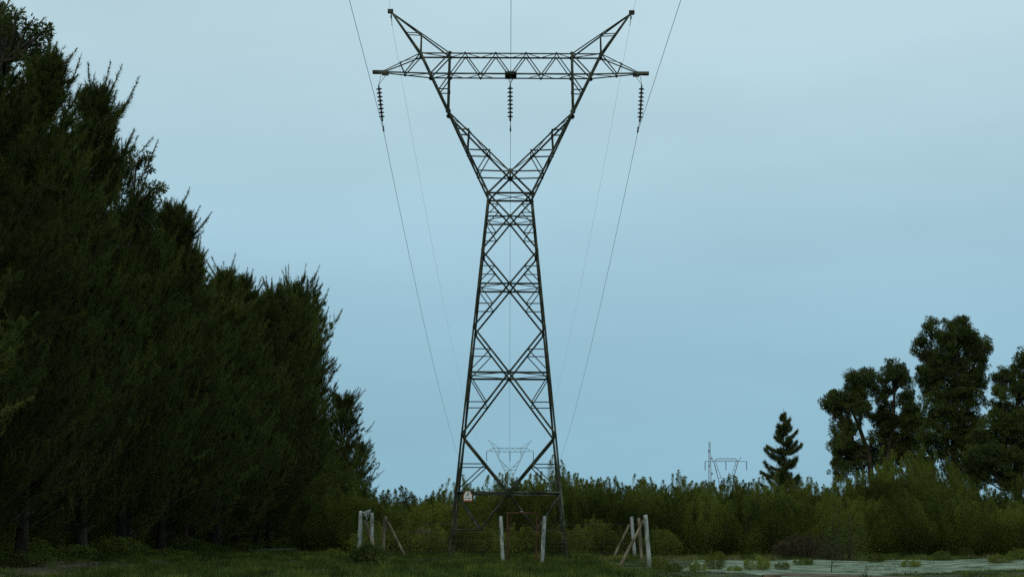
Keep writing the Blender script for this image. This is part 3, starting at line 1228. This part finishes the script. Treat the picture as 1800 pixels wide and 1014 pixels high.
# broadleaf tops that poke out of the row
def px_clumps(lst, Y, base, seed, ydepth=.6, fill=0):
    r = np.random.default_rng(seed)
    out_ = []
    for (px, py, rp) in lst:
        rad = rp * Y / F
        yy = Y + r.normal(0, ydepth)
        p = at(px, py, yy)
        out_.append((p[0] - base[0], p[1] - base[1], p[2] - base[2], rad))
    k = max(0, int(len(out_) * fill))
    for _ in range(k):
        a, c = out_[r.integers(len(lst))], out_[r.integers(len(lst))]
        if abs(a[0] - c[0]) + abs(a[2] - c[2]) < 3.4:
            out_.append(tuple((a[j] + c[j]) / 2 for j in range(3)) + (min(a[3], c[3]) * .85,))
    return out_


def px_path(lst, Y, base, radii):
    return ([at(px, py, Y) - base for px, py in lst], radii)


bA = np.array([-20.9, 59, 0.0])
cl = px_clumps([(12, 48, 16), (28, 26, 9), (32, 62, 17), (50, 45, 10), (62, 62, 12), (74, 58, 9), (52, 78, 13), (20, 88, 20), (70, 80, 9), (-10, 60, 28), (-30, 100, 34), (0, 120, 26), (40, 100, 12), (84, 55, 5), (4, 22, 8)], 58, bA, 31, .7)
plant('broadleaf_tree', clump_tree(cl, [([(0, 0, -.2), (.1, .1, 6), (.3, 0, 12), (1.6, -.5, 15.2), (3.4, -1, 17.4)], [.3, .26, .2, .10, .05])], 41, M['leaf'], .16, .17, .35, 34, 4),
      ('crown', 'trunk'), bA, 'broadleaf tree with sparse leafy twigs at the top left corner', 'tree')
bB = np.array([at(238, 980, 93)[0], 90.5, 0.0])
cl = px_clumps([(228, 268, 8), (240, 290, 11), (250, 283, 6), (262, 300, 6), (262, 275, 4), (222, 285, 10), (232, 310, 14), (258, 330, 10), (272, 332, 8), (284, 328, 5), (245, 340, 16), (266, 352, 9), (225, 340, 22), (262, 372, 8), (250, 380, 18)], 90.5, bB, 32, .5)
plant('broadleaf_tree', clump_tree(cl, [px_path([(212, 990), (215, 700), (222, 480), (232, 360), (240, 290)], 90.5, bB, [.28, .24, .18, .10, .04])], 42, M['leaf'], .18, .32, .35, 40, 4),
      ('crown', 'trunk'), bB, 'slender broadleaf tree whose leafy twigs stick out of the left row against the sky', 'tree')

# ------------------------------------------------------------------ thicket of shrubs
SH = [shrub(51), shrub(52, R=2.6, ns=130), shrub(53, H=5.6, R=2.1), shrub(54, ns=110, wild=.45)]
SHS = [shrub(57, H=2.2, R=1.3, ns=34, nl=170, leaf=.15, lw=.04, wild=.7), shrub(58, H=1.9, R=1.5, ns=34, nl=170, leaf=.16, lw=.045, wild=.8)]
SP = ('foliage', 'stem')
TH_G = 'shrubs of the dense green thicket behind the pylon'
TH_L = 'leafy green shrub in the dense thicket that fills the background behind the pylon'
MARKS = [(640, 'behind the far end of the left tree row'), (690, 'behind the brown back post of the left fence corner'), (735, 'left of the notch of open sky'), (790, 'in the low notch left of the pylon'),
         (850, 'behind the left leg of the pylon and the danger sign'), (905, 'behind the gate frame, between the pylon legs'), (960, 'behind the right gate post'), (1010, 'behind the right leg of the pylon'),
         (1070, 'just right of the right pylon leg'), (1150, 'behind the right fence corner'), (1220, 'just right of the right fence corner'), (1290, 'below the thin mast and the faint flat-topped pylon'),
         (1350, 'between the faint flat-topped pylon and the conifer'), (1420, 'below the lone conifer'), (1500, 'between the conifer and the big mound'), (1600, 'on the left flank of the big mound'),
         (1700, 'on the right flank of the big mound'), (1760, 'below the small gap of sky at right'), (9999, 'at the right edge of the picture')]


USED = {}


def where(px, rank):
    for lim, txt in MARKS:
        if px < lim:
            k = USED[(rank, txt)] = USED.get((rank, txt), 0) + 1
            side = ['', 'next ', 'third '][min(k - 1, 2)]
            return side + {'front': 'low front thicket shrub ', 'middle': 'tall thicket shrub ', 'rear': 'rear thicket shrub '}[rank] + txt


# skyline of the thicket in photo pixels
SKYL = [(640, 868), (665, 862), (700, 858), (722, 878), (742, 898), (765, 868), (790, 856), (830, 852), (870, 836), (905, 832), (930, 848), (960, 822), (1000, 832), (1050, 832), (1100, 840), (1150, 844), (1200, 838), (1240, 834), (1290, 843), (1340, 845), (1400, 845), (1440, 842), (1480, 846), (1520, 835), (1720, 850), (1750, 868), (1800, 848)]
sx_ = [a for a, _ in SKYL]
sy_ = [b_ for _, b_ in SKYL]
rt = np.random.default_rng(77)
px = 560
i = 0
while px < 1850:
    Y = 119 + rt.uniform(-2.5, 2.5)
    py = np.interp(px, sx_, sy_) + rt.uniform(-2, 12)
    p = at(px, py, Y)
    g = float(ground_z(p[0], Y))
    s = (p[2] - g) / 5.35
    lab, grp = where(px, 'middle'), TH_G
    if 940 < px < 975:
        lab = 'tall feathery shrub rising behind the right leg of the pylon, higher than its neighbours'
    plant('shrub', SH[i % 4], SP, (p[0], Y, g), lab, 'shrub', grp, rt.uniform(0, 6.28), (1.0, 1.0, s))
    px += rt.uniform(40, 58)
    i += 1
# front layer, lower and further forward; and a back layer that closes gaps
px = 665
while px < 1860:
    Y = 112.5 + rt.uniform(-1.5, 1.5)
    top = np.interp(px, sx_, sy_) + rt.uniform(14, 44)
    p = at(px, top, Y)
    g = float(ground_z(p[0], Y))
    plant('shrub', SH[(i * 3 + 1) % 4], SP, (p[0], Y, g), where(px, 'front'), 'shrub', TH_G, rt.uniform(0, 6.28), (1.05, .9, max(.35, (p[2] - g) / 5.5)))
    px += rt.uniform(42, 62)
    i += 1
px = 560
while px < 1840:
    Y = 128 + rt.uniform(-2, 2)
    top = np.interp(px, sx_, sy_) + rt.uniform(6, 20)
    p = at(px, top, Y)
    plant('shrub', SH[(i * 5 + 2) % 4], SP, (p[0], Y, -.05), where(px, 'rear'), 'shrub', TH_G, rt.uniform(0, 6.28), (1.2, 1.0, max(.35, (p[2]) / 5.9)))
    px += rt.uniform(55, 70)
    i += 1
# big rounded mound at right
for (px, py, Y, sxy, lab) in ((1535, 812, 121, 1.15, 'leafy shrub on the left shoulder of the big green mound at right'),
                              (1590, 785, 122, 1.35, 'tallest leafy shrub crowning the big green mound at right'),
                              (1640, 797, 121, 1.3, 'leafy shrub on the right shoulder of the big green mound at right'),
                              (1680, 828, 119, 1.1, 'leafy shrub low at the right foot of the big green mound')):
    p = at(px, py, Y)
    plant('shrub', SH[(i) % 4], SP, (p[0], Y, 0), lab, 'shrub', TH_G, rt.uniform(0, 6.28), (sxy, sxy, p[2] / 5.9))
    i += 1
# pale shrub at the end of the tree row
PALE = shrub(61, H=6.5, R=2.4, ns=80, leaf=.2, wild=.7, leafm=M['bush_light'])
p = at(590, 795, 128)
plant('shrub', PALE, SP, (p[0], 128, 0), 'paler yellow green shrub standing before the far end of the tree row', 'shrub', None, 1, (1.05, 1.05, p[2] / 6.6))
p = at(632, 850, 124)
plant('shrub', PALE, SP, (p[0], 124, 0), 'smaller pale green shrub behind the left fence posts', 'shrub', None, 2.4, (.9, .9, p[2] / 6.6))
# understory below the tree row
for k in range(15):
    y = 66 + k * 9 + rt.uniform(-2, 2)
    x = -24.6 + rt.uniform(-.8, .8)
    plant('shrub', SH[k % 4], SP, (x, y, 0), 'dark shrub in the shade under the left trees, number ' + 'one two three four five six seven eight nine ten eleven twelve thirteen fourteen fifteen'.split()[k] + ' from the near end', 'shrub', 'shrubs in the shade under the left row', rt.uniform(0, 6.28), (1.3, 1.3, rt.uniform(.6, .8)))
for k, (px, py, Y) in enumerate(((655, 930, 104), (700, 925, 106), (735, 940, 104), (780, 928, 107), (830, 935, 103), (868, 930, 106), (915, 938, 104), (1000, 935, 104), (1045, 930, 106), (1085, 935, 105), (1160, 935, 105))):
    p = at(px, py, Y)
    plant('shrub', SHS[k % 2], SP, (p[0], Y, float(ground_z(p[0], Y))), 'low dark shrub ' + ('behind the left fence corner', 'right of the brown back post', 'below the dry drooping fronds', 'left of the left pylon leg', 'just right of the left pylon leg', 'left of the gate frame', 'seen through the gate frame', 'left of the right pylon leg base', 'right of the right pylon leg base', 'left of the right fence corner', 'just right of the right fence corner')[k], 'shrub', 'low growth around the foot of the pylon', rt.uniform(0, 6.28), (1.1, .9, rt.uniform(.75, 1.1)))

# ------------------------------------------------------------------ right-hand trees
b1 = np.array([at(1535, 985, 150)[0], 150, 0.0])
cl = px_clumps([(1462, 703, 17), (1456, 712, 12), (1474, 694, 12), (1507, 668, 19), (1496, 662, 12), (1527, 656, 14), (1530, 680, 18), (1500, 692, 22), (1480, 728, 20), (1490, 752, 20), (1478, 778, 19), (1466, 790, 10), (1482, 806, 20), (1480, 828, 18), (1505, 790, 19), (1510, 815, 22), (1512, 718, 20),
                (1566, 640, 11), (1584, 642, 9), (1560, 656, 13), (1577, 662, 15), (1592, 670, 14), (1553, 672, 9), (1548, 700, 14), (1563, 715, 13), (1590, 700, 15), (1602, 722, 19), (1580, 738, 14), (1545, 735, 15), (1600, 750, 17), (1555, 772, 14), (1575, 770, 13), (1596, 778, 16), (1618, 745, 16), (1535, 770, 12), (1540, 800, 24), (1575, 805, 24), (1610, 800, 22), (1560, 745, 10), (1548, 755, 12), (1615, 770, 16), (1590, 790, 16), (1625, 820, 22)], 150, b1, 33, .8, 4.0)
tr = [px_path([(1540, 1000), (1538, 900), (1528, 800), (1512, 755), (1495, 715), (1500, 680)], 150, b1, [.32, .3, .22, .16, .10, .05]),
      px_path([(1540, 900), (1562, 800), (1570, 745), (1572, 690), (1575, 655)], 150, b1, [.26, .2, .15, .1, .05]),
      px_path([(1528, 800), (1500, 775), (1482, 750)], 150, b1, [.14, .1, .05]), px_path([(1562, 800), (1595, 745), (1600, 715)], 150, b1, [.14, .1, .05])]
plant('rounded_tree', clump_tree(cl, tr, 43, M['leaf_dark'], .155, .95, .16), ('crown', 'trunk'), b1, 'dark tree of rounded leaf clumps with sky gaps, leftmost of the right-hand trees', 'tree')
b2 = np.array([at(1682, 985, 142)[0], 142, 0.0])
cl = px_clumps([(1641, 568, 10), (1632, 573, 9), (1634, 586, 11), (1619, 601, 9), (1612, 603, 6), (1607, 617, 7), (1616, 622, 8), (1630, 607, 10), (1632, 628, 13), (1670, 575, 14), (1690, 570, 13), (1695, 560, 7), (1680, 563, 6), (1698, 584, 12), (1665, 590, 14), (1662, 606, 20), (1685, 605, 24), (1708, 600, 12), (1727, 600, 11), (1737, 606, 8), (1731, 616, 10), (1715, 620, 17),
                (1650, 632, 20), (1676, 635, 26), (1706, 640, 22), (1726, 640, 13), (1628, 650, 14), (1622, 665, 12), (1640, 660, 20), (1668, 668, 28), (1700, 672, 26), (1724, 668, 14), (1628, 682, 14), (1648, 695, 24), (1680, 705, 30), (1710, 700, 18), (1640, 722, 24), (1670, 740, 30), (1702, 738, 26), (1640, 755, 22), (1712, 765, 28), (1680, 775, 30), (1645, 785, 24), (1715, 800, 30), (1690, 820, 30), (1727, 830, 26)], 142, b2, 34, .9, 1.6)
tr = [px_path([(1682, 1000), (1680, 860), (1676, 740), (1680, 660), (1684, 600)], 142, b2, [.42, .36, .26, .16, .06]), px_path([(1680, 760), (1655, 700), (1638, 640), (1636, 590)], 142, b2, [.2, .14, .09, .05]), px_path([(1678, 720), (1705, 660), (1725, 615)], 142, b2, [.18, .1, .05])]
plant('rounded_tree', clump_tree(cl, tr, 44, M['leaf_dark'], .16, .95, .17), ('crown', 'trunk'), b2, 'tallest dark tree of the right-hand group, with dense rounded clumps and an uneven top', 'tree')
b3 = np.array([at(1792, 985, 136)[0], 136, 0.0])
cl = px_clumps([(1766, 650, 9), (1758, 660, 11), (1748, 664, 8), (1762, 676, 12), (1776, 662, 8), (1790, 640, 10), (1798, 630, 10), (1792, 655, 16), (1800, 680, 20), (1780, 672, 9), (1754, 690, 10), (1768, 694, 9), (1757, 712, 18), (1772, 722, 14), (1798, 715, 20), (1752, 740, 24), (1785, 745, 28), (1765, 775, 30), (1798, 785, 30), (1745, 800, 26), (1775, 812, 28), (1822, 640, 26), (1830, 690, 34), (1826, 740, 36), (1830, 800, 36), (1860, 720, 40), (1725, 770, 22), (1722, 805, 24), (1718, 838, 20), (1738, 822, 16), (1775, 845, 18), (1800, 838, 26), (1765, 835, 14)], 136, b3, 35, .8, 1.0)
tr = [px_path([(1792, 1000), (1790, 860), (1785, 760), (1790, 690), (1794, 645)], 136, b3, [.4, .34, .22, .12, .05]), px_path([(1788, 790), (1768, 730), (1764, 670)], 136, b3, [.16, .1, .05])]
plant('rounded_tree', clump_tree(cl, tr, 45, M['leaf_dark'], .16, .95, .2), ('crown', 'trunk'), b3, 'dark leafy tree cut off by the right edge of the picture', 'tree')

# ------------------------------------------------------------------ lone conifer
def conifer(seed, H, spread):
    r = np.random.default_rng(seed)
    tris = []
    tb = MB()
    tb.tube([(0, 0, -.2), (.05, 0, H * .4), (-.03, .02, H * .75), (0, 0, H)], [.2, .14, .07, .012], 7)
    nbr = 84
    for i in range(nbr):
        f = i / (nbr - 1)
        z0 = H * (.10 + .86 * f)
        az = i * 2.4 + r.uniform(-.9, .9)
        z0 += r.uniform(-.5, .35)
        Lb = (spread * (1 - f) ** .68 + .25) * r.uniform(.35, 1.12)
        if f < .55 and r.random() < .25:
            Lb *= .45
        o_ = np.array([math.cos(az), math.sin(az), 0])
        up = r.uniform(.15, .65) * Lb
        pts = [np.array([0, 0, z0]) + o_ * Lb * t + np.array([0, 0, up * t ** 1.6 - .10 * Lb * math.sin(math.pi * t)]) for t in (0, .35, .7, 1)]
        tb.tube(pts, [.03, .02, .014, .005], 4, False)
        k = int(520 * Lb) + 80
        t = r.uniform(.12, 1.04, k)
        pos = np.array([0, 0, z0]) + o_ * (Lb * t)[:, None] + np.array([0, 0, 1.0]) * (up * t ** 1.6 - .10 * Lb * np.sin(np.pi * np.minimum(t, 1)))[:, None]
        side = np.cross(o_, (0, 0, 1))
        pos += side * (r.normal(0, .26, k) * (1.25 - t) * (Lb ** .5))[:, None] + np.array([0, 0, 1]) * r.normal(-.04, .10, k)[:, None]
        dr = unit(o_ + r.normal(0, .6, (k, 3)) + np.array([0, 0, .25]))
        tris.append(strips(r, pos, dr, r.uniform(.16, .34, k), r.uniform(.035, .06, k)))
    c = mesh_np('crown', np.concatenate(tris), 3)
    c.materials.append(M['conifer'])
    t_ = tb.mesh('trunk', True)
    t_.materials.append(M['bark'])
    return c, t_


pc = at(1377, 718, 165)
plant('conifer', conifer(71, pc[2], 2.9), ('crown', 'trunk'), (pc[0], 165, 0), 'lone pointed conifer with ragged upswept branches rising above the hedge', 'tree')

# ------------------------------------------------------------------ small plants near the track and fence
p = at(647, 985, 79)
DK = shrub(81, H=1.1, R=.75, ns=50, nl=170, leaf=.11, lw=.045, wild=.9, leafm=M['leaf'])
plant('shrub', DK, SP, (p[0], 79, float(ground_z(p[0], 79))), 'dark rounded bush at the foot of the left corner post', 'shrub')
for k, (px, Y, s, lab) in enumerate(((1160, 76, .55, 'small green plant beside the right corner post'), (1228, 74, .45, 'low plant in the pale track, left of the two bushes'), (1257, 80, .70, 'leafy little bush standing in the pale track'),
                                     (1331, 78, .65, 'dark little bush in the middle of the pale track'), (1700, 108, .6, 'low bush at the back edge of the track at far right'))):
    p = at(px, 990, Y)
    copy = plant('small_plant', SHS[k % 2], SP, (p[0], Y, float(ground_z(p[0], Y))), lab, 'plant', None, k * 1.3, (s * .55, s * .55, s * .6))
BR = shrub(83, H=1.5, R=1.9, ns=60, nl=150, leaf=.16, lw=.03, wild=.9, leafm=M['brush'])
p = at(1425, 980, 98)
plant('shrub', BR, SP, (p[0], 98, 0), 'low red brown brush at the back edge of the track', 'shrub', None, 0, (1, 1, 1))
BR2 = shrub(84, H=2.9, R=1.3, ns=26, nl=90, leaf=.14, lw=.035, wild=.9, leafm=M['leaf'])
p = at(1492, 980, 96)
plant('shrub', BR2, SP, (p[0], 96, 0), 'open twiggy shrub before the hedge right of the red brown brush', 'shrub')
# young sapling
p = at(1461, 1012, 66)
sap = thing('sapling', (p[0], 66, float(ground_z(p[0], 66))), 'thin dark sapling with spreading bare twigs at the near edge of the field', 'sapling')
b = MB()
r = np.random.default_rng(9)
b.tube([(0, 0, -.1), (.03, 0, .3), (.08, 0, .7), (.13, 0, 1.05)], [.022, .018, .012, .004], 6)
tw = []
for k in range(16):
    z = r.uniform(.3, .95)
    a = r.uniform(0, 6.28)
    e = np.array([.08 * z + .35 * math.cos(a), .35 * math.sin(a), z + r.uniform(.15, .4)])
    b.tube([(.1 * z, 0, z), e], [.008, .003], 4, False)
    tw.append(e)
b.obj('stem', M['bark'], sap)
q = np.concatenate([e + r.normal(0, .10, (22, 3)) for e in tw])
me = mesh_np('leaves', kites(r, q, unit(r.normal(size=q.shape)), r.uniform(.05, .1, len(q)), r.uniform(.02, .035, len(q))), 4)
link('leaves', me, M['leaf'], sap)
# undergrowth that hides the foot of the left row
ru = np.random.default_rng(123)
for k, y in enumerate((70, 79, 88, 97, 106, 115, 124, 133, 143, 152, 162, 174)):
    x = -20.3 + ru.uniform(-1.2, .6)
    plant('shrub', SHS[k % 2], SP, (x, y, float(ground_z(x, y))), ORD[k] + ' low weedy shrub from the near end at the foot of the left trees', 'shrub', 'weedy shrubs at the foot of the left row', ru.uniform(0, 6.28), (1.5, 1.2, ru.uniform(.25, .6)))
rp = np.random.default_rng(321)
for k, (px, Y, s) in enumerate(((1185, 68, .30), (1290, 71, .28), (1375, 73, .32), (1410, 84, .4), (1540, 88, .42), (1600, 79, .38), (1655, 96, .5), (1760, 88, .5), (1790, 97, .6), (240, 76, .45), (700, 74, .3), (1075, 72, .35), (770, 70, .3), (560, 72, .32), (590, 92, .5))):
    p = at(px, 990, Y)
    plant('weed', SHS[k % 2], SP, (p[0], Y, float(ground_z(p[0], Y))), 'rough weed tuft ' + ('just right of the right corner post', 'between the two bushes on the pale track', 'right of the dark little bush on the track', 'before the red brown brush', 'right of the sapling', 'on the grass right of the sapling', 'below the right flank of the mound', 'at right below the sky gap', 'at the right edge of the picture', 'in the left foreground under the trees', 'right of the left fence corner', 'left of the right fence corner', 'in the grass left of the left pylon leg', 'left of the dark rounded bush', 'behind the grass left of the fence')[k], 'weed', 'weed tufts in the field', rp.uniform(0, 6.28), (s * .8, s * .8, s * .55))
# hanging dry fronds in the hedge
p = at(746, 935, 104)
dry = thing('dry_plume', p, 'pale tuft of dry drooping fronds in the growth left of the pylon', 'plant')
r = np.random.default_rng(19)
k = 420
base = np.stack([r.uniform(-.42, .42, k), r.normal(0, .15, k), .15 + r.normal(0, .06, k)], 1)
dr = unit(np.stack([r.normal(0, .16, k), r.normal(0, .16, k), np.full(k, -1.0)], 1))
link('frond', mesh_np('frond', strips(r, base, dr, r.uniform(.15, .5, k), r.uniform(.010, .022, k)), 3), M['straw'], dry)
b = MB()
b.tube([(-.5, 0, .12), (0, 0, .2), (.7, 0, .24)], .02, 5)
b.obj('stem', M['bark'], dry)
b = MB()
b.tube([(.1, 0, .18), (.15, .1, -p[2])], .03, 5)
b.obj('stem', M['bark'], dry)

# ------------------------------------------------------------------ grass
def grass(name, n, x0, x1, y0, y1, hmin, hmax, wd, m, label, seed, keep=None, clump=.45):
    r = np.random.default_rng(seed)
    nc = n // 22
    cx = r.uniform(x0, x1, nc)
    cy = y0 + (y1 - y0) * r.random(nc) ** 1.0
    if keep is not None:
        kk = keep(cx, cy, r)
        cx, cy = cx[kk], cy[kk]
        nc = len(cx)
    ch = r.uniform(.5, 1.0, nc) ** 1.3
    patch = .65 + .5 * (np.sin(cx * .9 + 2 * np.sin(cy * .3)) * np.sin(cy * .55 + cx * .2)) ** 2
    hh = (hmin + (hmax - hmin) * ch * patch) * np.where(cx > 4.5, np.where(cy < t1(cx), .34 + .5 * (r.random(nc) < .06), .8), 1.0)
    hh *= 1 + 1.1 * (r.random(nc) < .035)
    X = (cx[:, None] + r.normal(0, clump * .35, (nc, 22))).ravel()
    Y = (cy[:, None] + r.normal(0, clump * .35, (nc, 22))).ravel()
    h = (hh[:, None] * r.uniform(.5, 1.15, (nc, 22))).ravel()
    base = np.stack([X, Y, ground_z(X, Y) - .02], 1)
    d = unit(np.stack([r.normal(0, .35, len(X)), r.normal(0, .35, len(X)), np.ones(len(X))], 1))
    me = mesh_np(name, strips(r, base, d, h, r.uniform(.6, 1.3, len(X)) * wd), 3)
    return tag(link(name, me, m), label, None, None, 'stuff')


def on_track(x, y):
    return (x > 7.2) & (x < 46) & (y > t0(x)) & (y < t1(x))


def keep_main(x, y, r):
    k = np.ones(len(x), bool)
    k &= ~(on_track(x, y) & (r.random(len(x)) < np.where(x > 14, .35, .84)))
    k &= ~((x < -15) & (y < 78) & (r.random(len(x)) < .8))
    return k


grass('grass', 300000, -24, 40, 50, 102, .08, .42, .024, M['grass'], 'rough green grass of the field', 101, keep_main)
grass('grass', 90000, -24, 42, 96, 112, .12, .42, .028, M['grass'], 'taller grass along the foot of the thicket', 102, None)
grass('grass', 60000, -16, 16, 6, 50, .05, .18, .012, M['grass'], 'short grass of the near field in front of the fence', 103, None)
grass('dry_grass', 14000, 4, 42, 88, 110, .2, .55, .018, M['straw'], 'thin dry grass stalks along the back edge of the track', 104, lambda x, y, r: (y > t1(x) - 2) & (y < t1(x) + 5))
print('tris', sum(len(me.polygons) for me in bpy.data.meshes))
